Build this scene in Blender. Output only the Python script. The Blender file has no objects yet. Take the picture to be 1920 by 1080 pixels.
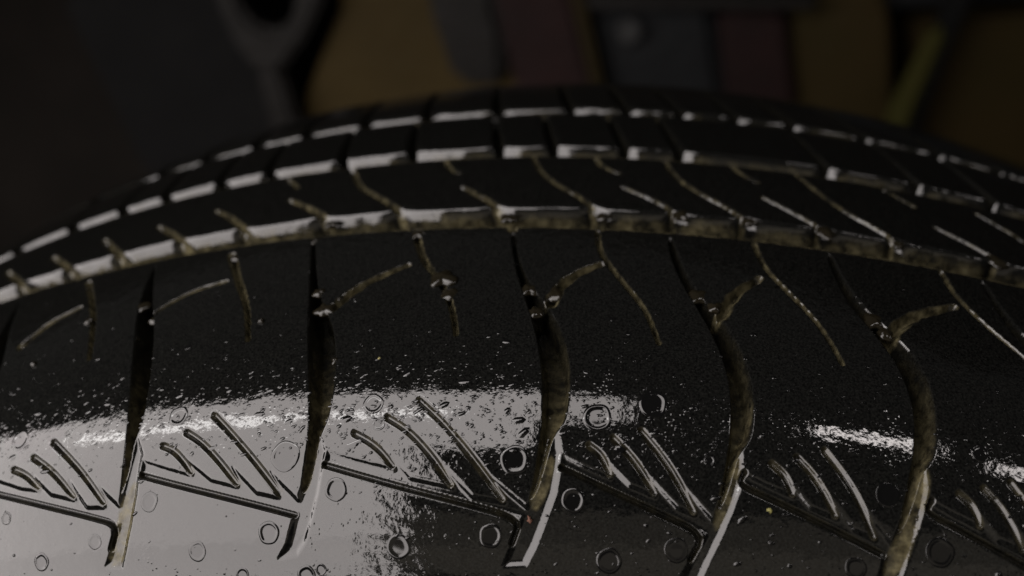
import bpy, bmesh, math, random
import numpy as np
from mathutils import Matrix, Vector
S = bpy.context.scene
COL = S.collection
random.seed(7); rng = np.random.default_rng(7)

# ------------------------------------------------------------------ camera
cam_d = bpy.data.cameras.new('camera'); cam = bpy.data.objects.new('camera', cam_d); COL.objects.link(cam)
RIGHT = Vector((0.95543819, 0.1218213, -0.26888181)); UP = Vector((0.17250219, 0.50874283, 0.84345938)); FWD = Vector((-0.23954301, 0.85225601, -0.46505789))
m3 = Matrix((RIGHT, UP, -FWD)).transposed()
cam.matrix_world = Matrix.Translation((0.0998, -0.1263, 0.3685)) @ m3.to_4x4()
cam_d.sensor_width = 36.0; cam_d.lens = 1597.49 / 1920 * 36.0
cam_d.clip_start = 0.005; cam_d.clip_end = 100
cam_d.dof.use_dof = True; cam_d.dof.focus_distance = 0.1165; cam_d.dof.aperture_fstop = 11.0
S.camera = cam

# ------------------------------------------------------------------ world and lamps
w = bpy.data.worlds.new('World'); S.world = w; w.use_nodes = True
w.node_tree.nodes['Background'].inputs[0].default_value = (0.95, 0.93, 0.9, 1)
w.node_tree.nodes['Background'].inputs[1].default_value = 0.035
def area(name, x0, x1, y0, y1, rad, col=(1, .925, .9), z=0.8):
    d = bpy.data.lights.new(name, 'AREA'); d.shape = 'RECTANGLE'
    d.size = x1 - x0; d.size_y = y1 - y0; d.color = col
    d.energy = rad * math.pi * d.size * d.size_y
    o = bpy.data.objects.new(name, d); COL.objects.link(o)
    o.location = ((x0 + x1) / 2, (y0 + y1) / 2, z)
    return o
L0 = 8.0
area('ceiling_lamp_near', -1.5, 0.14, -0.30, -0.062, L0)
area('ceiling_lamp_second', -1.5, 0.0, -0.55, -0.30, L0)
for x1_, ya, yb_ in ((-.08, -.75, -.55), (-.14, -1.0, -.75), (-.23, -1.35, -1.0), (-.35, -1.8, -1.35), (-.50, -2.6, -1.8)):
    area('ceiling_lamp_rear', -2.2, x1_, ya, yb_, L0 * (1.0 if ya > -1.1 else .9))
area('tube_lamp', -0.42, 0.05, -0.160, -0.135, L0 * 1.7, (1, .98, .96), 0.79)
area('lamp_gap', 0.14, 0.25, -0.17, -0.062, L0 * .9)
area('far_lamp', 0.50, 0.70, -0.135, -0.100, L0 * 2.4)
area('far_lamp_end', 0.86, 1.2, -0.19, -0.12, L0 * 1.7)
area('dim_fill', -0.3, 1.6, -2.6, -0.7, 0.26, (1, .88, .72))  # added fill lamp, lifts the dark lower right reflection with a dim brown
area('dim_fill_rear', -0.5, 1.6, -2.6, -1.2, 0.18, (1, .88, .72), 0.82)  # second added fill, softens the edge of the first in the reflection

S.view_settings.view_transform = 'Standard'; S.view_settings.look = 'None'; S.view_settings.exposure = 0; S.view_settings.gamma = 1
S.render.engine = 'CYCLES'
S.cycles.max_bounces = 6

# ------------------------------------------------------------------ materials
def mat(name):
    m = bpy.data.materials.new(name); m.use_nodes = True
    nt = m.node_tree; return m, nt, nt.nodes['Principled BSDF']
def N(nt, typ, **kw):
    n = nt.nodes.new(typ)
    for k, v in kw.items():
        if hasattr(n, k): setattr(n, k, v)
        else: n.inputs[k.replace('_', ' ')].default_value = v
    return n
def noise(nt, vec, scale, detail=3, rough=.55):
    n = nt.nodes.new('ShaderNodeTexNoise'); n.inputs['Scale'].default_value = scale
    n.inputs['Detail'].default_value = detail; n.inputs['Roughness'].default_value = rough
    nt.links.new(vec, n.inputs['Vector']); return n.outputs['Fac']
def ramp(nt, fac, stops):
    n = nt.nodes.new('ShaderNodeValToRGB'); e = n.color_ramp.elements
    e[0].position, e[0].color = stops[0][0], stops[0][1]; e[1].position, e[1].color = stops[-1][0], stops[-1][1]
    for p, c in stops[1:-1]:
        x = e.new(p); x.color = c
    nt.links.new(fac, n.inputs['Fac']); return n.outputs['Color']
def math_(nt, op, a, b):
    n = nt.nodes.new('ShaderNodeMath'); n.operation = op; n.use_clamp = True
    for i, v in enumerate((a, b)):
        if hasattr(v, 'links'): nt.links.new(v, n.inputs[i])
        else: n.inputs[i].default_value = v
    return n.outputs[0]

def wet_rubber(name, coarse=False):
    m, nt, b = mat(name)
    tc = nt.nodes.new('ShaderNodeTexCoord'); P = tc.outputs['Object']
    at = nt.nodes.new('ShaderNodeAttribute'); at.attribute_name = 'mud'
    pat = noise(nt, P, 420, 4, .6)
    mud = math_(nt, 'MULTIPLY', at.outputs['Fac'], ramp(nt, pat, [(.36, (.12,)*3+(1,)), (.60, (1,)*3+(1,))]))
    tan = ramp(nt, noise(nt, P, 900, 3), [(.3, (.024, .020, .010, 1)), (.7, (.088, .077, .043, 1))])
    blk = ramp(nt, noise(nt, P, 3200, 4, .75), [(.38, (.0006, .0006, .0006, 1)), (.70, (.0062, .0063, .0057, 1))])
    mx = nt.nodes.new('ShaderNodeMix'); mx.data_type = 'RGBA'
    nt.links.new(mud, mx.inputs['Factor']); nt.links.new(blk, mx.inputs['A']); nt.links.new(tan, mx.inputs['B'])
    nt.links.new(mx.outputs['Result'], b.inputs['Base Color'])
    nt.links.new(math_(nt, 'SUBTRACT', 1.0, math_(nt, 'MULTIPLY', mud, .62)), b.inputs['Coat Weight'])
    nt.links.new(math_(nt, 'ADD', .012, math_(nt, 'MULTIPLY', mud, .13)), b.inputs['Coat Roughness'])
    b.inputs['Roughness'].default_value = .5; b.inputs['Specular IOR Level'].default_value = .0
    b.inputs['Coat IOR'].default_value = 1.42
    # fine relief of the wet skin
    h1 = noise(nt, P, 1100, 3, .6)
    h0 = noise(nt, P, 430, 2, .5)
    vo = nt.nodes.new('ShaderNodeTexVoronoi'); vo.inputs['Scale'].default_value = 1500; nt.links.new(P, vo.inputs['Vector'])
    dots = ramp(nt, vo.outputs['Distance'], [(.0, (1,)*3+(1,)), (.34, (0,)*3+(1,))])
    dots = math_(nt, 'MULTIPLY', dots, ramp(nt, noise(nt, P, 260, 3), [(.50, (0,)*3+(1,)), (.64, (1,)*3+(1,))]))
    bp0 = nt.nodes.new('ShaderNodeBump'); bp0.inputs['Distance'].default_value = 0.000028
    nt.links.new(dots, bp0.inputs['Height'])
    bpl = nt.nodes.new('ShaderNodeBump'); bpl.inputs['Distance'].default_value = 0.000055
    nt.links.new(h0, bpl.inputs['Height']); nt.links.new(bpl.outputs[0], bp0.inputs['Normal'])
    h2 = noise(nt, P, 2600, 2, .5)
    bp = nt.nodes.new('ShaderNodeBump'); bp.inputs['Distance'].default_value = 0.000012; bp.inputs['Strength'].default_value = 1
    nt.links.new(h1, bp.inputs['Height']); nt.links.new(bp0.outputs[0], bp.inputs['Normal'])
    bp2 = nt.nodes.new('ShaderNodeBump'); bp2.inputs['Distance'].default_value = 0.000006; bp2.inputs['Strength'].default_value = 1
    nt.links.new(h2, bp2.inputs['Height']); nt.links.new(bp.outputs[0], bp2.inputs['Normal'])
    nt.links.new(bp2.outputs[0], b.inputs['Coat Normal'])
    nt.links.new(bp2.outputs[0], b.inputs['Normal'])
    return m
RUB = wet_rubber('wet_black_rubber')
def water_mat():
    m, nt, b = mat('clear_water')
    b.inputs['Base Color'].default_value = (.9, .93, .92, 1); b.inputs['Roughness'].default_value = .02
    b.inputs['IOR'].default_value = 1.33; b.inputs['Transmission Weight'].default_value = 1
    return m
WAT = water_mat()
WATB, nt_, b_ = mat('droplet_on_black')
b_.inputs['Base Color'].default_value = (.002, .002, .002, 1); b_.inputs['Roughness'].default_value = .04; b_.inputs['IOR'].default_value = 1.4
MUR, nt_, b_ = mat('murky_water')
b_.inputs['Base Color'].default_value = (.006, .005, .003, 1); b_.inputs['Roughness'].default_value = .03; b_.inputs['IOR'].default_value = 1.33
def plain(name, c1, c2, rough, scale=14, bump=.002, metal=0):
    m, nt, b = mat(name); tc = nt.nodes.new('ShaderNodeTexCoord'); P = tc.outputs['Object']
    nt.links.new(ramp(nt, noise(nt, P, scale, 5, .6), [(.3, c1 + (1,)), (.7, c2 + (1,))]), b.inputs['Base Color'])
    b.inputs['Roughness'].default_value = rough; b.inputs['Specular IOR Level'].default_value = .12; b.inputs['Metallic'].default_value = metal
    bp = nt.nodes.new('ShaderNodeBump'); bp.inputs['Distance'].default_value = bump
    nt.links.new(noise(nt, P, scale * 6, 4), bp.inputs['Height']); nt.links.new(bp.outputs[0], b.inputs['Normal'])
    return m

# ------------------------------------------------------------------ tyre shape: (theta, s) -> point
R = 0.32; YC = 0.0328; RC = 0.30
_S = np.linspace(-.21, .21, 4201)
def phi(s):
    a = np.abs(s); f = np.where(a < .056, a / RC, .056 / RC + (a - .056) * math.radians(1330))
    return np.minimum(f, math.radians(80))
_F = phi(_S) * np.sign(_S); _d = _S[1] - _S[0]
_U = np.cumsum(np.cos(_F)) * _d; _U -= np.interp(0, _S, _U)
_R = -np.cumsum(np.sin(_F)) * _d; _R += R - np.interp(0, _S, _R)
def surf(th, s, dep):
    f = phi(s) * np.sign(s)
    y = YC - np.interp(s, _S, _U); r = np.interp(s, _S, _R)
    n0 = np.cos(f); ny = -np.sin(f)
    r = r - dep * n0; y = y - dep * ny
    return np.stack([r * np.sin(th), y, r * np.cos(th)], -1)
def snormal(th, s):
    f = float(phi(s) * np.sign(s))
    return Vector((math.cos(f) * math.sin(th), -math.sin(f), math.cos(f) * math.cos(th)))
def spoint(th, s, dep=0.0):
    return Vector(surf(np.array(th), np.array(s), np.array(dep)).tolist())

DEEP = {"1": [[7.08, 33.98], [12.33, 42.24], [18.81, 49.02], [30.99, 58.41], [38.11, 65.73], [41.83, 71.86], [43.06, 78.13], [41.98, 82.99], [44.47, 80.77], [46.83, 78.23], [47.56, 74.42], [50.08, 71.31], [49.39, 67.05], [46.45, 62.29], [40.45, 56.65], [32.72, 51.27], [20.45, 43.62], [8.32, 34.1]], "2": [[102.96, 33.1], [110.5, 41.88], [116.63, 49.0], [123.07, 56.57], [128.94, 63.82], [133.27, 69.88], [135.27, 75.3], [134.36, 79.64], [133.06, 83.57], [137.94, 82.33], [140.24, 78.96], [141.1, 75.34], [144.41, 72.35], [144.46, 68.38], [143.47, 64.94], [140.93, 61.17], [136.32, 56.89], [128.52, 52.54], [121.59, 48.52], [114.2, 42.04], [105.58, 33.24]], "3": [[213.23, 34.48], [217.28, 41.12], [222.05, 47.22], [227.96, 52.74], [233.36, 58.29], [237.54, 63.93], [239.46, 68.88], [239.8, 73.4], [238.64, 77.68], [237.25, 81.12], [235.89, 83.83], [240.62, 82.07], [243.34, 78.29], [245.98, 74.38], [250.63, 72.48], [251.48, 68.66], [251.3, 65.41], [249.41, 61.92], [245.95, 58.08], [240.1, 54.09], [231.09, 49.66], [223.79, 44.55], [218.94, 39.66], [216.58, 34.48]], "4": [[293.73, 34.18], [295.48, 40.03], [300.61, 46.51], [307.91, 52.25], [314.31, 57.99], [318.4, 62.98], [319.96, 67.46], [319.76, 71.98], [318.08, 76.27], [316.38, 80.03], [314.81, 83.38], [319.24, 81.25], [322.18, 77.48], [324.12, 74.66], [328.44, 72.73], [329.76, 69.76], [329.94, 66.26], [328.13, 62.12], [324.01, 57.55], [318.17, 53.27], [307.95, 48.07], [301.04, 41.88], [296.98, 34.04]], "5": [[373.53, 33.82], [374.59, 40.16], [378.43, 46.56], [387.19, 52.09], [393.59, 57.46], [396.41, 61.9], [397.52, 65.97], [396.3, 70.57], [393.39, 74.94], [390.7, 79.1], [388.33, 83.01], [393.58, 80.92], [397.55, 76.75], [399.86, 73.56], [404.56, 71.54], [406.37, 68.51], [407.56, 64.54], [406.84, 59.58], [402.96, 54.9], [395.51, 51.12], [384.54, 45.85], [378.89, 39.82], [376.87, 33.55]]}
RECESS = {"1": [[48.44, 73.51], [52.75, 76.11], [52.15, 77.99], [51.29, 82.03], [48.65, 85.97], [45.15, 89.54], [42.38, 91.62], [33.71, 91.3], [37.45, 89.02], [41.47, 85.75], [25.4, 84.19], [5.67, 82.43], [-13.4, 80.65], [-36.94, 78.4], [-36.46, 76.28], [-24.13, 77.76], [-13.97, 78.94], [-4.94, 79.5], [-7.68, 77.47], [3.72, 80.41], [16.76, 81.57], [13.9, 78.92], [24.42, 82.83], [33.28, 83.07], [31.63, 80.43], [41.99, 83.06], [45.08, 78.93]], "2": [[139.93, 74.29], [144.49, 77.19], [143.54, 79.12], [142.04, 82.83], [139.56, 85.95], [136.23, 89.06], [131.95, 90.88], [123.37, 91.28], [127.51, 89.39], [131.19, 85.65], [111.79, 84.12], [88.58, 82.29], [69.21, 80.66], [52.56, 79.12], [53.18, 77.03], [66.91, 78.48], [78.8, 79.6], [74.07, 77.0], [89.58, 80.51], [102.02, 81.55], [100.06, 78.93], [112.65, 82.51], [122.29, 83.15], [119.11, 79.87], [132.55, 83.56], [137.4, 79.66]], "3": [[245.76, 73.3], [249.18, 76.65], [248.69, 78.87], [247.45, 81.94], [243.93, 85.34], [240.09, 88.75], [236.23, 91.18], [226.69, 91.51], [230.12, 88.61], [233.62, 85.47], [210.87, 83.94], [183.34, 82.16], [162.44, 80.56], [143.75, 78.98], [144.69, 77.04], [158.2, 78.24], [176.07, 79.49], [170.75, 76.74], [184.28, 80.77], [202.76, 81.8], [197.69, 78.88], [211.86, 82.85], [225.66, 83.33], [218.34, 80.05], [235.89, 83.83], [241.55, 79.69]], "4": [[324.06, 73.82], [325.62, 76.67], [324.6, 79.07], [321.61, 82.15], [317.52, 85.57], [313.46, 88.67], [310.26, 91.43], [301.82, 91.73], [306.32, 88.59], [311.29, 85.4], [293.8, 83.48], [272.16, 81.18], [249.55, 78.58], [249.69, 76.92], [259.21, 78.1], [270.47, 79.27], [265.94, 76.57], [279.14, 80.12], [289.57, 81.1], [283.92, 78.03], [299.57, 82.32], [306.32, 82.89], [300.35, 79.23], [314.36, 83.33], [319.25, 78.6]], "5": [[400.38, 72.83], [401.51, 75.52], [400.04, 78.28], [396.93, 82.37], [394.27, 85.42], [392.13, 88.45], [382.44, 88.95], [384.26, 86.9], [385.07, 84.73], [358.4, 82.03], [336.12, 79.76], [324.09, 78.62], [326.1, 77.06], [335.9, 78.17], [346.54, 79.13], [341.88, 76.57], [354.14, 80.26], [364.77, 81.09], [359.1, 77.98], [372.41, 82.17], [380.66, 82.94], [374.98, 79.23], [387.9, 83.03], [394.1, 77.93]]}
SIPES = {"1": [[[-20.32, 75.94], [-11.63, 77.16], [-4.42, 79.21]], [[-9.44, 74.56], [4.04, 77.28], [16.36, 81.11]], [[1.01, 72.64], [19.28, 77.42], [33.51, 82.48]]], "2": [[[63.01, 75.23], [68.94, 75.98], [75.2, 77.77], [78.99, 79.31]], [[74.59, 73.57], [83.07, 75.15], [93.43, 78.1], [102.48, 81.19]], [[87.47, 71.34], [96.44, 73.88], [110.01, 77.97], [124.04, 82.82]]], "3": [[[157.13, 74.83], [163.62, 75.8], [170.16, 77.24], [175.76, 79.21]], [[171.56, 72.62], [181.39, 74.33], [193.18, 77.87], [202.23, 81.46]], [[185.23, 70.15], [196.62, 73.15], [209.59, 77.38], [225.15, 83.0]]], "4": [[[261.0, 75.5], [266.39, 76.56], [270.41, 78.93]], [[270.97, 74.27], [280.38, 76.9], [289.52, 80.83]], [[282.74, 73.03], [294.93, 77.17], [306.03, 82.57]]], "5": [[[337.41, 75.53], [342.77, 76.67], [346.29, 78.88]], [[347.69, 74.27], [355.47, 76.47], [364.28, 80.79]], [[359.15, 72.84], [370.84, 77.1], [380.37, 82.63]]], "6": [[[416.99, 74.43], [424.62, 75.87], [430.62, 78.83]], [[431.05, 72.4], [439.13, 74.64], [447.86, 78.41]]]}
THIN = [[[[-51.35, 51.25], [-43.15, 46.21], [-26.56, 43.5]], 2.0, 1.0], [[[29.23, 49.74], [43.62, 45.28], [64.77, 43.38]], 1.0, 0.9], [[[132.23, 53.01], [143.74, 47.46], [164.33, 43.14]], 2.2, 1.2], [[[239.16, 52.35], [242.48, 48.24], [250.8, 44.84], [261.64, 42.56]], 2.4, 1.4], [[[317.56, 52.62], [325.06, 46.99], [337.94, 42.93]], 2.4, 1.4], [[[395.08, 51.82], [406.45, 46.75], [431.21, 42.4]], 2.6, 1.4], [[[-36.0, 35.34], [-11.05, 46.71], [5.03, 58.24]], 1.4, 0.9], [[[58.21, 35.48], [70.16, 42.7], [86.51, 51.64], [94.2, 58.68]], 1.6, 0.9], [[[163.04, 34.52], [172.14, 42.28], [184.36, 47.87], [193.41, 54.1], [197.24, 59.29]], 1.4, 0.9], [[[258.41, 33.61], [260.52, 39.77], [270.21, 45.67], [282.52, 52.08], [289.29, 59.26]], 1.0, 0.8], [[[337.59, 32.62], [340.16, 39.81], [350.88, 45.74], [362.98, 52.32], [369.45, 59.23]], 1.0, 0.8], [[[431.91, 33.51], [433.53, 39.58], [443.68, 45.72], [456.97, 51.57]], 1.0, 0.8], [[[-47.21, 32.41], [-96.19, 18.6]], 1.8, 1.2], [[[-89.43, 31.43], [-138.09, 17.44]], 1.8, 1.2], [[[-14.4, 31.81], [-56.86, 17.95]], 1.8, 1.2], [[[23.21, 29.51], [-14.6, 18.55]], 1.8, 1.2], [[[61.12, 29.26], [43.37, 22.44], [23.14, 16.78]], 1.8, 1.0], [[[111.22, 29.95], [99.88, 24.7], [73.43, 17.61]], 2.0, 1.0], [[[158.97, 32.77], [152.33, 27.34], [127.6, 19.43], [115.05, 15.43], [96.45, 1.39]], 1.4, 1.0], [[[214.0, 33.52], [208.34, 27.55], [179.22, 18.42]], 2.0, 1.0], [[[261.07, 32.91], [255.95, 25.32], [225.9, 15.77], [216.84, 6.31]], 1.2, 0.8], [[[302.1, 31.42], [297.73, 25.14], [269.85, 18.16]], 1.2, 0.8], [[[337.52, 31.04], [336.23, 26.12], [302.49, 15.74], [293.81, 5.3]], 1.2, 0.8], [[[378.12, 31.14], [376.44, 26.4], [347.46, 17.85]], 1.2, 0.8], [[[414.76, 29.25], [414.29, 26.05], [385.57, 17.34], [370.51, 5.86]], 1.2, 0.8], [[[469.15, 27.62], [466.36, 24.78], [440.23, 18.62]], 1.2, 0.8], [[[501.27, 19.82], [489.49, 14.38], [473.89, 8.81]], 1.2, 0.8], [[[162.69, 6.18], [169.03, 11.41], [175.28, 12.8]], 1.0, 0.8], [[[254.07, 5.49], [257.11, 10.13], [268.08, 12.84]], 1.0, 0.8], [[[332.28, 4.0], [336.99, 9.0], [346.57, 12.06]], 1.0, 0.8], [[[421.14, 6.76], [435.4, 12.01]], 1.0, 0.8], [[[60.31, 6.95], [72.97, 12.42]], 1.0, 0.8]]
G2CUT = [[-175.02, 0.37], [-121.47, 3.26], [-76.44, 3.51], [-40.24, 2.92], [2.93, 1.92], [39.5, -0.28], [91.62, 0.9], [138.58, 0.69], [194.75, -0.06], [228.66, -0.5], [272.3, 0.36], [305.44, 0.63], [393.32, -1.2], [448.24, -0.22], [495.61, 0.03]]
G3CUT = [[-160.57, -43.4], [-90.76, -29.85], [-50.07, -29.69], [-5.5, -27.93], [36.52, -28.45], [83.49, -27.38], [131.03, -26.14], [183.46, -26.18], [235.18, -25.65], [273.79, -25.26], [310.43, -25.14], [348.83, -25.53], [387.59, -25.05], [437.69, -26.29], [489.82, -25.34], [533.84, -21.81]]
MUDPOLY = [[[319.77, 75.52], [324.56, 74.65], [324.29, 78.41], [319.92, 82.54], [316.27, 84.97], [314.41, 83.59], [316.77, 79.69]], [[395.46, 73.45], [403.45, 73.01], [401.5, 76.87], [396.49, 82.39], [392.95, 86.65], [384.07, 87.56], [387.93, 83.16], [392.88, 78.99]], [[41.98, 82.99], [51.41, 79.09], [50.66, 84.2], [43.88, 91.5], [34.0, 91.31], [39.92, 86.88]], [[240.37, 78.34], [246.48, 76.84], [246.0, 80.28], [241.03, 84.4], [236.35, 83.82]]]
DROPS = [[-19.57, 71.57, 17], [68.84, 71.04, 16], [58.48, 82.99, 15], [28.92, 87.8, 12], [-2.14, 89.82, 14], [-21.93, 83.0, 10], [82.92, 90.06, 15], [118.85, 87.89, 17], [125.45, 77.78, 23], [164.14, 70.68, 16], [167.76, 73.59, 10], [150.45, 82.37, 17], [136.33, 93.57, 15], [104.93, 93.42, 11], [229.5, 77.96, 21], [220.72, 87.76, 17], [179.67, 89.61, 18], [255.52, 82.64, 17], [272.02, 89.79, 18], [299.84, 87.62, 17], [287.26, 69.11, 21], [263.74, 71.68, 21], [407.41, 83.16, 20], [385.08, 77.27, 17], [424.17, 69.62, 13], [373.92, 86.83, 15], [143.4, 92.78, 9], [311.42, 76.09, 8]]
BLOBS = [[227.84, 49.08, 11], [240.83, 49.89, 12], [232.14, 54.1, 10], [307.91, 48.32, 13], [314.9, 51.12, 8], [389.04, 48.86, 13], [392.96, 51.32, 9], [128.18, 52.78, 12], [121.95, 48.92, 8], [185.0, 47.09, 15], [189.45, 50.45, 12], [18.29, 46.55, 10], [30.92, 50.89, 7], [164.31, 34.22, 9], [211.03, 29.33, 11], [260.56, 28.24, 9], [302.11, 26.35, 12], [338.4, 26.31, 9], [377.71, 26.63, 13], [416.06, 26.69, 8], [468.79, 25.76, 13], [109.67, 28.27, 8], [60.43, 35.97, 8], [105.93, 34.25, 6], [281.67, 16.91, 5], [-11.48, 48.45, 6], [-31.31, 57.13, 4], [97.27, 54.91, 4], [142.06, 63.57, 5]]
GRIT = [[237.3, 85.47, 8], [337.04, 81.37, 7], [163.28, 63.52, 4]]
DROPLAB = ["flat ring-edged water bubble above the short slots at the far left edge", "water bubble above the longest slot of the second block from the left", "water bubble just below the long furrow near the second wide groove from the left", "small water bubble under the corner of the leftmost long furrow", "water bubble near the bottom left corner of the photo", "smallest bubble touching the left edge of the photo below the long furrow", "lone faint water bubble low on the second block, midway between two wide grooves", "dark-edged water bubble left of the hooked corner on the second block", "large bright water bubble beside the longest slot of the second block", "dark-topped bubble on the bright border just above the three slots of the third block", "small round bubble touching the upper end of the middle slot of the third block", "rough-edged water bubble just under the start of the long furrow of the third block", "half-seen bubble cut by the bottom edge, below the hooked corner of the second block", "small bubble cut by the bottom edge left of the hooked corner", "large broken bright bubble left of the central wide groove, right of the longest slot", "bubble with bright lower rim under the long furrow left of the central hook", "faint bubble at the bottom where the bright reflection ends", "bright-ringed bubble just right of the foot of the central wide groove", "faint ring bubble at the bottom, right of the central groove", "clear ring bubble inside the hooked corner of the fourth block", "bubble high on the fourth block in the dark, above its short slots", "large bubble in the bright patch right beside the central wide groove", "biggest bright double-ringed bubble at the lower right corner", "dim bubble left of the rightmost wide groove, beside the longest slot", "bright small bubble above the slots of the rightmost block", "half dome bubble at the bottom just left of the rightmost wide groove", "tiny bubble at the bottom edge right of the hooked corner of the second block", "tiny bubble left of the fourth wide groove beside its longest slot"]
BLOBLAB = ["bright lump of water on the left side of the central groove fork", "lump of water in the mouth of the thick branch at the central fork", "drop below the central fork on the left wall", "drop above the fork of the fourth wide groove", "small drop in the crotch of the fourth fork", "large glinting drop at the fork of the rightmost wide groove", "small drop just below the rightmost fork", "drop at the fork of the third wide groove from the left", "small drop above the fork of the third wide groove", "round drop filling the bend of the narrow sipe left of centre", "drop hanging under the round one in the bent sipe", "drop at the fork of the second wide groove from the left", "tiny drop right of the second wide groove below its fork", "flat drop on the rim where the bent sipe meets the front channel", "largest drop across the front channel left of centre", "drop across the front channel at the top of the branching sipe in the centre", "drop in the front channel above the fourth wide groove", "drop in the front channel right of the fourth wide groove", "big drop in the front channel above the rightmost wide groove", "small drop in the front channel well right of the rightmost fork", "drop at the right end of the front channel near the photo's edge", "drop in the front channel above the third wide groove from the left", "small drop at the lip of the front channel above the second thin sipe", "tiny drop at the lip of the front channel above the third wide groove", "tiny lone drop on the middle rib right of centre", "tiny drop in the leftmost narrow sipe", "minute drop on dark rubber at the far left", "minute lone drop right of the second narrow sipe", "tiny drop on the right wall of the third wide groove"]
K = 0.313          # metres per radian used to measure on the tread
# make the traces metric: x = theta*K, y = s (metres)
def M(pts): return np.array([(a * .001 * K, b * .001) for a, b in pts])
def smooth(pts, closed=False, n=2):
    p = pts
    for _ in range(n):
        q = np.roll(p, -1, 0) if closed else p[1:]
        a = p if closed else p[:-1]
        new = np.empty((len(a) * 2, 2)); new[0::2] = a * .75 + q * .25; new[1::2] = a * .25 + q * .75
        p = new if closed else np.vstack([p[:1], new[1:-1], p[-1:]])
    return p
deep = {int(k): M(v) for k, v in DEEP.items()}
rec = {int(k): M(v) for k, v in RECESS.items()}
sip = {int(k): [M(v) for v in vs] for k, vs in SIPES.items()}
thin = [(M(a), b * .001, c * .001) for a, b, c in THIN]
# the pitches beside the traced ones repeat the nearest traced pitch
def mv(p, d): q = p.copy(); q[:, 0] += d; return q
PIT = float(deep[5][:, 0].mean() - deep[4][:, 0].mean())
P1 = float(deep[2][:, 0].mean() - deep[1][:, 0].mean())
deep[0] = mv(deep[1], -P1); rec[0] = mv(rec[1], -P1); sip[0] = [mv(x, -P1) for x in sip[1]]
deep[-1] = mv(deep[1], -2 * P1)
for k in (6, 7):
    deep[k] = mv(deep[5], PIT * (k - 5)); rec[k] = mv(rec[5], PIT * (k - 5))
    if k == 7: sip[k] = [mv(x, PIT * 2) for x in sip[5]]
sip[6] = [mv(x, PIT) for x in sip[5]]
# centre rib sipes for the right edge
def ctr(poly):   # lateral centreline as s -> x
    n = len(poly) // 2; l = poly[:n]; r = poly[n:][::-1]
    ss = np.linspace(.036, .082, 12)
    f = lambda q: np.interp(ss, q[np.argsort(q[:, 1])][:, 1], q[np.argsort(q[:, 1])][:, 0])
    return ss, (f(l) + f(r)) / 2

def seg_dist(X, Y, p, closed, want_t=False):
    """distance of grid points to a polyline (and the running fraction along it)"""
    q = np.vstack([p, p[:1]]) if closed else p
    L = np.hypot(*(q[1:] - q[:-1]).T); cum = np.concatenate([[0], np.cumsum(L)])
    best = np.full(X.shape, 1e9); tt = np.zeros(X.shape)
    for i in range(len(q) - 1):
        ax, ay = q[i]; dx, dy = q[i + 1] - q[i]; l2 = dx * dx + dy * dy + 1e-18
        t = np.clip(((X - ax) * dx + (Y - ay) * dy) / l2, 0, 1)
        d = np.hypot(X - ax - t * dx, Y - ay - t * dy)
        m = d < best; best = np.where(m, d, best)
        if want_t: tt = np.where(m, (cum[i] + t * L[i]) / cum[-1], tt)
    return (best, tt) if want_t else best
def inside(X, Y, p):
    r = np.zeros(X.shape, bool); n = len(p); j = n - 1
    for i in range(n):
        xi, yi = p[i]; xj, yj = p[j]
        c = ((yi > Y) != (yj > Y)) & (X < (xj - xi) * (Y - yi) / (yj - yi + 1e-18) + xi)
        r ^= c; j = i
    return r
def sstep(t): t = np.clip(t, 0, 1); return t * t * (3 - 2 * t)
def wall(d, wd):     # rounded lip, steep wall, rounded foot; d = distance inside
    t = np.clip(d / wd, 0, 1); return 1 - (1 - sstep(t)) ** 1.3

def window(th, s, pts, pad):
    x0, y0 = pts.min(0) - pad; x1, y1 = pts.max(0) + pad
    i0, i1 = np.searchsorted(th * K, [x0, x1]); j0, j1 = np.searchsorted(s, [y0, y1])
    return slice(i0, i1), slice(j0, j1)

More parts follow.
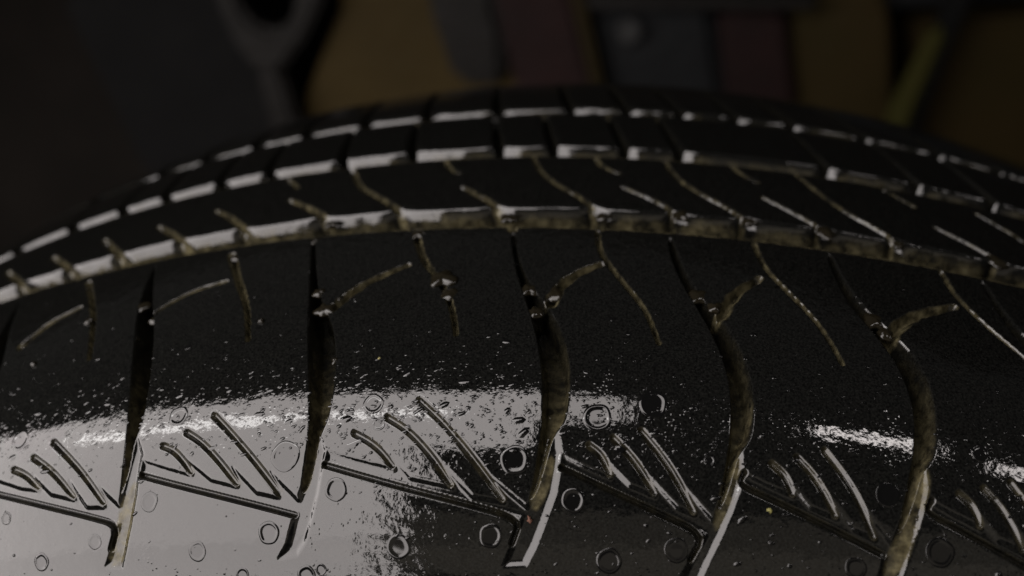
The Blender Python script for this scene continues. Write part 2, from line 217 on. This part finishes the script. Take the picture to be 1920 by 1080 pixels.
G1 = (.0262, .0328); G2 = (.0002, .0058); G3 = (-.0262, -.0206)
def fields(th, s, feats):
    X = (th * K)[:, None] * np.ones_like(s)[None]; Y = np.ones_like(th)[:, None] * s[None]
    dep = np.zeros(X.shape); mud = np.zeros(X.shape)
    wob = .00012 * (np.sin(X * 170 + 1.3) + np.sin(X * 410 + 2) + .35 * np.sin(X * 1130))
    def recede(js):      # the lip of a rib falls back beside every cut that meets the groove
        o = np.zeros(len(th))
        for xj in js: o = np.maximum(o, np.exp(-np.abs((th * K - xj) / .0016) ** 1.5))
        return (.0011 * o)[:, None]
    for gi, ((a, b), D, far) in enumerate(((G1, .0062, .0040), (G2, .0046, .0034), (G3, .0046, .0032))):
        f = wall(Y - a + wob + recede(feats['meet'][gi]) * (Y < (a + b) / 2), far) * wall(b - Y + wob * .6, .0008)
        dep = np.maximum(dep, D * f)
        mud = np.maximum(mud, .62 * wall(Y - a - .0006, .0012) * (Y < b + .0002))
    for poly in feats['deep']:
        w_ = window(th, s, poly, .002)
        x, y = X[w_], Y[w_]
        if x.size == 0: continue
        d = seg_dist(x, y, smooth(poly, True), True); ins = inside(x, y, smooth(poly, True)); d = np.where(ins, d, 0)
        # shallower towards the pointed outer end
        D = np.interp(y, [.035, .058, .068, .076, .086], [.0055, .0054, .0036, .0022, .0010])
        dep[w_] = np.maximum(dep[w_], D * wall(d, .0009))
        mud[w_] = np.maximum(mud[w_], np.interp(y, [.056, .066, .074], [.10, .4, 1.0]) * wall(d, .0004))
    for poly in feats['rec']:
        w_ = window(th, s, poly, .002); x, y = X[w_], Y[w_]
        if x.size == 0: continue
        d = seg_dist(x, y, poly, True); ins = inside(x, y, poly); sd = np.where(ins, d, -d)
        dep[w_] = np.maximum(dep[w_], .00040 * sstep((sd + .0004) / .0011))
    for poly in feats.get('mudp', []):
        w_ = window(th, s, poly, .002); x, y = X[w_], Y[w_]
        if x.size == 0: continue
        q = smooth(poly, True, 1); d = seg_dist(x, y, q, True); mud[w_] = np.maximum(mud[w_], .9 * sstep((np.where(inside(x, y, q), d, -d) + .0003) / .0006))
    for p, w0, w1, D, md in feats['line']:
        w_ = window(th, s, p, .003); x, y = X[w_], Y[w_]
        if x.size == 0: continue
        d, t = seg_dist(x, y, smooth(p), False, True)
        hw = (w0 + (w1 - w0) * t) / 2 * (1 + (.16 * np.sin(x * 1900 + y * 900) * np.sin(y * 2300 + 1.7 * np.sin(x * 800)) if md > .5 else 0))
        f = sstep((hw - d) / hw)
        dep[w_] = np.maximum(dep[w_], D * f); mud[w_] = np.maximum(mud[w_], md * sstep((hw * 1.05 - d) / (hw * .4)))
    return dep, mud

line = []
for k, vs in sip.items():
    for v in vs: line.append((v, .0013, .0013, .00050, .25))
for p, a, b in thin: line.append((p, a, b, .0016, .85))
# long lines: a narrow furrow along the lower edge of each recess (traced corner to lateral)
idx = {1: (9, 13), 2: (9, 13), 3: (9, 13), 4: (9, 12), 5: (9, 12)}
LONG = {}
for k, pl in ((1, rec[1][8:14]), (2, rec[2][9:14]), (3, rec[3][8:14]), (4, rec[4][8:13]), (5, rec[5][8:13]), (0, rec[0][8:14]), (6, rec[6][8:13]), (7, rec[7][8:13])):
    line.append((pl, .0011, .0011, .00125, .1))
def cuts(arr, s1, lean, w_, far=-.0200):
    for a, b in arr:
        x = a * .001 * K
        line.append((np.array([(x, s1 + .001), (x - lean * .3, s1 - .003), (x - lean, far)]), w_, w_ * .45, .0042, .05))
cuts(G2CUT, G2[0] + .0005, .004, .0026)
cuts(G3CUT, G3[0] + .0005, .006, .0030, -.062)
MEET = ([float(np.interp(.0262, t[0][::-1, 1], t[0][::-1, 0])) for t in thin[12:27]], [a * .001 * K for a, b in G2CUT], [a * .001 * K for a, b in G3CUT])
feats = dict(meet=MEET, mudp=[M(v) for v in MUDPOLY], deep=list(deep.values()), rec=list(rec.values()), line=line)

# ------------------------------------------------------------------ tyre objects
def grid_mesh(name, V, mudv, faces, m, parent):
    """V (n,3), faces (k,4) with global ids -> compact mesh object"""
    used, invf = np.unique(faces.ravel(), return_inverse=True)
    f = invf.reshape(-1, 4)
    me = bpy.data.meshes.new(name); nv, nf = len(used), len(f)
    me.vertices.add(nv); me.vertices.foreach_set('co', V[used].astype(np.float32).ravel())
    me.loops.add(nf * 4); me.loops.foreach_set('vertex_index', f.astype(np.int32).ravel())
    me.polygons.add(nf); me.polygons.foreach_set('loop_start', np.arange(0, nf * 4, 4, dtype=np.int32))
    me.update(calc_edges=True)
    me.polygons.foreach_set('use_smooth', np.ones(nf, bool))
    at = me.attributes.new('mud', 'FLOAT', 'POINT'); at.data.foreach_set('value', mudv[used].astype(np.float32))
    me.materials.append(m)
    o = bpy.data.objects.new(name, me); COL.objects.link(o); o.parent = parent
    return o
tyre = bpy.data.objects.new('tyre', None); COL.objects.link(tyre)
tyre['label'] = 'large wet black tyre filling the frame, its grooved tread shining under the light'; tyre['category'] = 'tyre'

def id_cuts(lines):      # number of cut lines to the left of every face centre
    return lambda xc, sc: sum((xc > np.interp(sc, ss, xx)).astype(int) for ss, xx in lines)
cl = sorted([(float(ctr(p)[1].mean()),) + ctr(p) for p in deep.values()], key=lambda q: q[0])
sh_id = id_cuts([(c_[1], c_[2]) for c_ in cl])
full = [t[0][np.argsort(t[0][:, 1])] for t in thin if (t[0][:, 1].min() < .0095 and t[0][:, 1].max() > .0255)]
ce_id = id_cuts([(q[:, 1], q[:, 0]) for q in full])
r3_id = id_cuts([([-.02, 0], [a_ * .001 * K - .004, a_ * .001 * K]) for a_, b_ in G2CUT])
fs_id = id_cuts([([-.062, -.026], [a_ * .001 * K - .006, a_ * .001 * K]) for a_, b_ in G3CUT])
MID = (G1[0] + G1[1]) / 2
SN = np.concatenate([np.arange(MID, .1000, .000152), [.1003, .1010, .103, .105, .1075]])
SF = np.concatenate([np.arange(-.078, -.002, .00062), np.linspace(-.0015, MID, 92)])
def tread(t0, t1, nt_, s, near):
    th = np.radians(np.linspace(t0, t1, nt_))
    dep, mud = fields(th, s, feats); dep *= np.clip((.1075 - s) / .003, 0, 1)[None]
    TH = th[:, None] * np.ones_like(s); SS = np.ones_like(th)[:, None] * s
    V = surf(TH, SS, dep).reshape(-1, 3); mv_ = mud.ravel(); ni, nj = TH.shape
    I, J = np.meshgrid(np.arange(ni - 1), np.arange(nj - 1), indexing='ij'); a = I * nj + J
    F = np.stack([a, a + 1, a + nj + 1, a + nj], -1)
    xc = ((th[:-1] + th[1:]) / 2 * K)[:, None] * np.ones(nj - 1); sc = np.ones(ni - 1)[:, None] * ((s[:-1] + s[1:]) / 2)[None]
    done = np.zeros(xc.shape, bool)
    def emit(mask, name):
        mask = mask & ~done
        if mask.sum() < 30: return
        done[mask] = True; grid_mesh(name, V, mv_, F[mask][:, ::-1], RUB, tyre)
    def row(mask, idf, name):
        ids = idf(xc, sc)
        for k in np.unique(ids): emit(mask & (ids == k), name)
    for (ga, gb) in (G1, G2, G3): emit((sc > ga + .0038) & (sc < gb - .0004), 'groove_floor')
    if near:
        row(sc < .0900, sh_id, 'shoulder_block'); emit(sc >= .0900, 'sidewall')
    else:
        row(sc > (G2[0] + G2[1]) / 2, ce_id, 'centre_rib_block')
        row(sc > (G3[0] + G3[1]) / 2, r3_id, 'rear_rib_block')
        row(sc > -1, fs_id, 'far_shoulder_block')
    return th, dep
th, dep = tread(-9.5, 30.0, 1660, SN, True); s = SN; ni, nj = dep.shape
tread(-17.5, -9.5, 60, SN[::5], True); tread(30.0, 36.5, 50, SN[::5], True)
tread(-17.5, 36.5, 990, SF, False)

# rest of the ring, coarser, with the same pattern repeated
th2 = np.radians(np.linspace(36.5, 342.5, 1000)); s2 = np.concatenate([np.arange(-.078, .1, .0013), [.1, .1015, .103, .105, .1075]])
rf = dict(meet=([], [], []), deep=[], rec=[], line=[])
n = int((np.radians(342.5 - 36.5) * K) / PIT) + 1
for k in range(n):
    d = PIT * (k + 3); rf['deep'].append(mv(deep[5], d)); rf['rec'].append(mv(rec[5], d))
    for v in sip[5]: rf['line'].append((mv(v, d), .0013, .0013, .0006, .1))
    for i in (5, 11, 24, 25): rf['line'].append((mv(thin[i][0], d), .0018, .0016, .0016, .8))
    for x, s1, ln, fr in ((G2CUT[11][0], G2[0], .004, -.02), (G3CUT[12][0], G3[0], .006, -.062)):
        for h in (0, .5):
            xx = x * .001 * K + d + PIT * h; rf['line'].append((np.array([(xx, s1 + .001), (xx - ln * .3, s1 - .003), (xx - ln, fr)]), .0026, .002, .0042, .25))
dep2, mud2 = fields(th2, s2, rf)
dep2 *= np.clip((.1075 - s2) / .003, 0, 1)[None]
TH2 = th2[:, None] * np.ones_like(s2); SS2 = np.ones_like(th2)[:, None] * s2
V2 = surf(TH2, SS2, dep2).reshape(-1, 3); n2i, n2j = TH2.shape
I, J = np.meshgrid(np.arange(n2i - 1), np.arange(n2j - 1), indexing='ij'); a = I * n2j + J
F2 = np.stack([a, a + 1, a + n2j + 1, a + n2j], -1).reshape(-1, 4)
grid_mesh('tread_ring', V2, mud2.ravel(), F2[:, ::-1], RUB, tyre)

# carcass: sidewalls, beads and inner liner, one lathe
def lathe(name, prof, m, parent, segs=360, a0=0.0, a1=2 * math.pi):
    pr = np.array(prof); T = np.linspace(a0, a1, segs + 1)
    G = np.stack([pr[None, :, 1] * np.sin(T)[:, None], pr[None, :, 0] + 0 * T[:, None], pr[None, :, 1] * np.cos(T)[:, None]], -1)
    k = len(pr); I, J = np.meshgrid(np.arange(segs), np.arange(k - 1), indexing='ij'); a = I * k + J
    Fq = np.stack([a, a + 1, a + k + 1, a + k], -1).reshape(-1, 4)
    return grid_mesh(name, G.reshape(-1, 3), np.zeros(len(G) * k), Fq, m, parent)
def pr_(sv, dd=0.0):
    v = surf(np.array(0.0), np.array(sv), np.array(dd)); return (float(v[1]), float(v[2]))
e = pr_(.1072, .00005); yb, rb = e
near = [e] + [(yb - .0035 * math.sin(t * math.pi) - .001 * t, rb - (rb - .205) * t) for t in np.linspace(.05, 1, 26)] + [(yb + .006, .198), (yb + .014, .203)]
lathe('sidewall', near, RUB, tyre)
e2 = pr_(-.078); yf, rfv = e2
far = [e2] + [(pr_(-v)) for v in np.linspace(.08, .1072, 12)]
yf, rfv = far[-1]
far += [(yf + .0035 * math.sin(t * math.pi) + .001 * t, rfv - (rfv - .205) * t) for t in np.linspace(.05, 1, 26)] + [(yf - .006, .198), (yf - .014, .203)]
lathe('sidewall', far[::-1], RUB, tyre)
inner = [(yb + .014, .203), (yb + .008, .235), (yb + .010, .268), (yb + .026, .292), (YC - .03, .303), (YC, .306), (YC + .03, .303), (yf - .026, .292), (yf - .010, .268), (yf - .008, .235), (yf - .014, .203)]
lathe('inner_liner', inner, RUB, tyre)

# ------------------------------------------------------------------ water on the tyre
def field_depth(thv, sv):
    i = np.clip(np.searchsorted(th, thv), 1, ni - 1); j = np.clip(np.searchsorted(s, sv), 1, nj - 1)
    return float(dep[i, j])
def dome(th0, s0, rad, h, kind, lumpy=0.0, seed=0, rings=10, segs=28):
    n = snormal(th0, s0); t1 = Vector((math.cos(th0), 0, -math.sin(th0))); t2 = n.cross(t1)
    rr = random.Random(seed); ph = [rr.uniform(0, 6.28) for _ in range(4)]; am = [rr.uniform(.3, 1) * lumpy for _ in range(4)]
    vs, fs = [], []
    def hz(q):
        if kind == 'ring': return h * .8 * (math.exp(-((q - .82) / .15) ** 2) * (1 + .5 * lumpy) + .05 * (1 - q * q))
        return h * math.sqrt(max(0, 1 - q * q)) * (1 - .25 * q * q)
    def pos(q, a):
        k = rad * (1 + sum(am[i] * math.sin((i + 2) * a + ph[i]) for i in range(4)) * .35) * q
        x, y = k * math.cos(a), k * math.sin(a)
        tt = th0 + x / K; ss = s0 - y
        d = 0 if kind != 'blob' else dc
        return spoint(tt, ss, d - hz(q) * (1 + (lumpy * .5 * math.sin(3 * a + ph[0]) * q))+ (.00004 if q > .99 else 0))
    dc = min(field_depth(th0, s0), .0006) if kind == 'blob' else 0
    vs.append(pos(0, 0))
    for i in range(1, rings + 1):
        q = (i / rings) ** .7
        for j in range(segs): vs.append(pos(q, 2 * math.pi * j / segs))
    for j in range(segs): fs.append((0, 1 + j, 1 + (j + 1) % segs))
    for i in range(rings - 1):
        a = 1 + i * segs
        for j in range(segs): fs.append((a + j, a + segs + j, a + segs + (j + 1) % segs, a + (j + 1) % segs))
    base = len(vs); c = spoint(th0, s0, (.0004 if kind != 'blob' else .0016)); vs.append(c)
    a = 1 + (rings - 1) * segs
    for j in range(segs): fs.append((a + (j + 1) % segs, a + j, base))
    return vs, fs
def mesh_obj(name, vs, fs, m, smooth_=True):
    me = bpy.data.meshes.new(name); me.from_pydata([tuple(v) for v in vs], [], fs); me.update()
    me.polygons.foreach_set('use_smooth', [smooth_] * len(me.polygons)); me.materials.append(m)
    o = bpy.data.objects.new(name, me); COL.objects.link(o); return o
PXM = .000125   # metres per photo pixel on the near shoulder
for i, (a, b, r) in enumerate(DROPS):
    vs, fs = dome(a * .001, b * .001, r * PXM * .76, .00004 + .00008 * ((i * 37) % 10) / 10, 'ring', .07, i, 18, 44)
    o = mesh_obj('water_bubble', vs, fs, WATB)
    o['category'] = 'water bubble'; o['label'] = DROPLAB[i]; o['group'] = 'flat water bubbles on the shoulder of the tyre'
for i, (a, b, r) in enumerate(BLOBS):
    vs, fs = dome(a * .001, b * .001, r * PXM * 1.1, .0004 + r * .00003, 'blob', .40, 100 + i)
    o = mesh_obj('water_drop', vs, fs, MUR)
    o['category'] = 'water drop'; o['label'] = BLOBLAB[i]; o['group'] = 'drops of water caught in the grooves'
gc = [((.10, .05, .035), 'reddish grain of grit lying below the tip of the third wide side groove', 'grit grain'),
      ((.15, .14, .05), 'yellow green speck lying on the wet block right of centre', 'speck'),
      ((.2, .18, .08), 'tiny pale yellow speck on the dark part of the middle left block', 'speck')]
for i, (a, b, r) in enumerate(GRIT):
    m = plain('grit_colour_%d' % i, gc[i][0], tuple(c * .6 for c in gc[i][0]), .6, 900, .0001)
    vs, fs = dome(a * .001, b * .001, r * PXM * .42, r * PXM * .3, 'cap', .9, 300 + i, 5, 9)
    o = mesh_obj('grit_grain', vs, fs, m); o['category'] = gc[i][2]; o['label'] = gc[i][1]

# fine spatter: thousands of tiny droplets, one object
def spatter():
    vs, fs = [], []
    segs, rg = 6, ((1.0, 0.0), (.72, .68))
    cnt = 0
    def one(t, sv, r, h, ex, ea):
        n = snormal(t, sv); t1 = Vector((math.cos(t), 0, -math.sin(t))); t2 = n.cross(t1)
        c = spoint(t, sv, 0.00001); b0 = len(vs)
        ca, sa = math.cos(ea), math.sin(ea)
        for q, z in rg:
            for j in range(segs):
                an = 2 * math.pi * j / segs; x = math.cos(an) * q * r * ex; y = math.sin(an) * q * r
                vs.append(c + t1 * (x * ca - y * sa) + t2 * (x * sa + y * ca) + n * (z * h))
        vs.append(c + n * h); top = len(vs) - 1
        for k in range(len(rg) - 1):
            for j in range(segs):
                j2 = (j + 1) % segs; fs.append((b0 + k * segs + j, b0 + k * segs + j2, b0 + (k + 1) * segs + j2, b0 + (k + 1) * segs + j))
        for j in range(segs): fs.append((b0 + segs + j, b0 + segs + (j + 1) % segs, top))
    tmin, tmax = math.radians(-6), math.radians(28)
    N_ = 15000
    for _ in range(N_):
        u = random.random()
        t = random.uniform(tmin, tmax)
        if u < .6: sv = random.gauss(.0720, .0030)
        elif u < .8: sv = random.gauss(.068, .007)
        else: sv = random.uniform(.036, .097) if u < .88 else random.uniform(.076, .097)
        if u < .3: t = math.radians(random.gauss(10.5, 3.2))
        if sv < .034 or sv > .098 or (sv > .078 and t < math.radians(9) and random.random() < .75) or field_depth(t, sv) > .00012: continue
        cl_ = math.sin(t * 610 + 3 * math.sin(sv * 900)) + math.sin(sv * 1900 + 4 * math.sin(t * 240)) + .8 * math.sin(t * 1430 + sv * 2300)
        if cl_ < random.uniform(-.6, 1.5): continue
        r = .00010 * math.exp(random.gauss(0, .55)); r = min(r, .00055)
        one(t, sv, r, r * (random.uniform(.10, .40) if sv < .0765 else random.uniform(.3, .7)), random.uniform(1, 2.4), random.gauss(.25, .35))
    o = mesh_obj('water_spatter', vs, fs, WATB)
    o['kind'] = 'stuff'; o['label'] = 'fine spatter of tiny water droplets over the shoulder of the tyre'; o['category'] = 'water spatter'
spatter()

# ------------------------------------------------------------------ ground and dim things behind
def slab(name, poly, y, depth, m, parent=None, bev=.006):
    """upright solid: outline in (x, z) at its front y, with real depth"""
    bm = bmesh.new(); f = [bm.verts.new((x, y, z)) for x, z in poly]; fc = bm.faces.new(f)
    bmesh.ops.recalc_face_normals(bm, faces=[fc])
    ex = bmesh.ops.extrude_face_region(bm, geom=[fc]); bmesh.ops.translate(bm, verts=[v for v in ex['geom'] if isinstance(v, bmesh.types.BMVert)], vec=(0, depth, 0))
    bmesh.ops.recalc_face_normals(bm, faces=bm.faces)
    bmesh.ops.bevel(bm, geom=list(bm.edges), offset=bev, segments=2, affect='EDGES')
    me = bpy.data.meshes.new(name); bm.to_mesh(me); bm.free(); me.materials.append(m)
    o = bpy.data.objects.new(name, me); COL.objects.link(o); o.parent = parent; return o
GZ = -0.32
gm = plain('dark_concrete', (.030, .027, .024), (.055, .048, .040), .7, 3, .002)
bm = bmesh.new(); f = [bm.verts.new(v) for v in ((-6, -5, GZ), (6, -5, GZ), (6, 6, GZ), (-6, 6, GZ))]; bm.faces.new(f)
me = bpy.data.meshes.new('ground'); bm.to_mesh(me); bm.free(); me.materials.append(gm)
g = bpy.data.objects.new('ground', me); COL.objects.link(g); g['kind'] = 'structure'
BK = dict(yel=plain('ochre_board', (.024, .016, .0040), (.030, .020, .005), .7, 10),
          wall=plain('brown_wall', (.008, .007, .006), (.015, .0125, .0105), .9, 4),
          dark=plain('dark_plastic', (.0016, .0016, .0017), (.003, .003, .003), .8),
          grey=plain('grey_metal', (.0062, .0056, .005), (.009, .0082, .0074), .5),
          red=plain('maroon_card', (.007, .0032, .0030), (.011, .0044, .004), .7),
          blue=plain('blue_grey_cover', (.004, .0045, .005), (.007, .0075, .008), .6),
          oli=plain('olive_board', (.014, .0105, .0022), (.019, .012, .003), .7, 5),
          lime=plain('yellow_green_strip', (.024, .023, .005), (.028, .026, .006), .6),
          pale=plain('pale_plastic', (.018, .018, .018), (.024, .024, .024), .5))
def T(o, label, cat): o['label'] = label; o['category'] = cat; return o
bw = slab('wall', [(-2.2, GZ), (2.2, GZ), (2.2, 1.6), (-2.2, 1.6)], 1.5, .1, BK['wall'])
bw['label'] = 'plain dark brown wall behind everything'; bw['category'] = 'wall'
T(slab('cabinet', [(-.62, GZ), (-.40, GZ), (-.375, .33), (-.60, .33)], .85, .4, BK['dark']), 'blurred black cabinet left of the grey post', 'cabinet')
# grey post with a fork and a round dark hole
post = bpy.data.objects.new('grey_post', None); COL.objects.link(post); post.location = (0, 0, 0); T(post, 'blurred grey metal post with a forked top holding a dark round socket', 'post')
slab('shaft', [(-.46, GZ), (-.40, GZ), (-.345, .19), (-.350, .215), (-.375, .20), (-.385, .14)], .80, .03, BK['grey'], post)
slab('fork', [(-.375, .203), (-.345, .195), (-.300, .225), (-.262, .262), (-.262, .33), (-.29, .33), (-.296, .262), (-.318, .240), (-.345, .243), (-.36, .262), (-.362, .33), (-.385, .33), (-.386, .24)], .799, .03, BK['grey'], post)
T(slab('ochre_board', [(-.52, GZ), (-.08, GZ), (-.08, .117), (-.105, .19), (-.115, .34), (-.265, .34), (-.262, .24), (-.302, .20), (-.352, .145)], .84, .03, BK['yel']), 'wide plain ochre yellow board behind the tyre left of centre', 'board')
T(slab('grey_bag', [(-.155, .13), (-.10, .115), (-.085, .17), (-.08, .30), (-.14, .30), (-.158, .22)], .81, .028, BK['grey'], None, .01), 'blurred grey bag between the ochre board and the maroon box', 'bag')
T(slab('maroon_box', [(-.105, GZ), (.0, GZ), (-.004, .3), (-.078, .3)], .80, .12, BK['red']), 'dark maroon box nearest the grey bag', 'box')
T(slab('wooden_stake', [(-.002, GZ), (.010, GZ), (.010, .32), (-.002, .32)], .79, .02, BK['oli']), 'thin olive upright stake beside the maroon box', 'stake')
mach = bpy.data.objects.new('machine', None); COL.objects.link(mach); T(mach, 'blurred blue grey machine with a pale round knob in the upper middle', 'machine')
slab('body', [(.014, GZ), (.125, GZ), (.14, .172), (.012, .185)], .82, .25, BK['blue'], mach, .012)
slab('top_rail', [(.012, .179), (.235, .122), (.24, .132), (.012, .192)], .79, .05, BK['grey'], mach, .003)
kn = [(.049 + .014 * math.cos(q), .143 + .014 * math.sin(q)) for q in np.linspace(0, 6.283, 17)[:-1]]
slab('knob', kn, .80, .018, BK['pale'], mach, .003)
T(slab('red_can', [(.118, GZ), (.205, GZ), (.208, .122), (.142, .140)], .81, .09, BK['red']), 'dark red can under the grey rail, right of the machine', 'can')
T(slab('olive_board', [(.198, GZ), (.30, GZ), (.315, .08), (.30, .16), (.215, .16)], .83, .03, BK['oli']), 'olive brown board right of the red can', 'board')
T(slab('yellow_strip', [(.21, GZ), (.245, GZ), (.318, -.012), (.358, .072), (.345, .080), (.296, -.002)], .78, .02, BK['lime']), 'narrow leaning yellow green strip at the right', 'strip')
T(slab('black_pole', [(.235, GZ), (.247, GZ), (.336, -.012), (.395, .12), (.395, .20), (.365, .12), (.322, -.01)], .79, .02, BK['dark']), 'thin black leaning pole against the yellow green strip', 'pole')
T(slab('ochre_crate', [(.33, GZ), (.56, GZ), (.56, .03), (.345, .068)], .84, .2, BK['oli']), 'ochre crate at the right edge under the dark shelf', 'crate')
T(slab('dark_shelf', [(.31, .085), (.62, .035), (.62, .20), (.31, .20)], .86, .2, BK['blue']), 'dark blue grey shelf end at the top right', 'shelf')
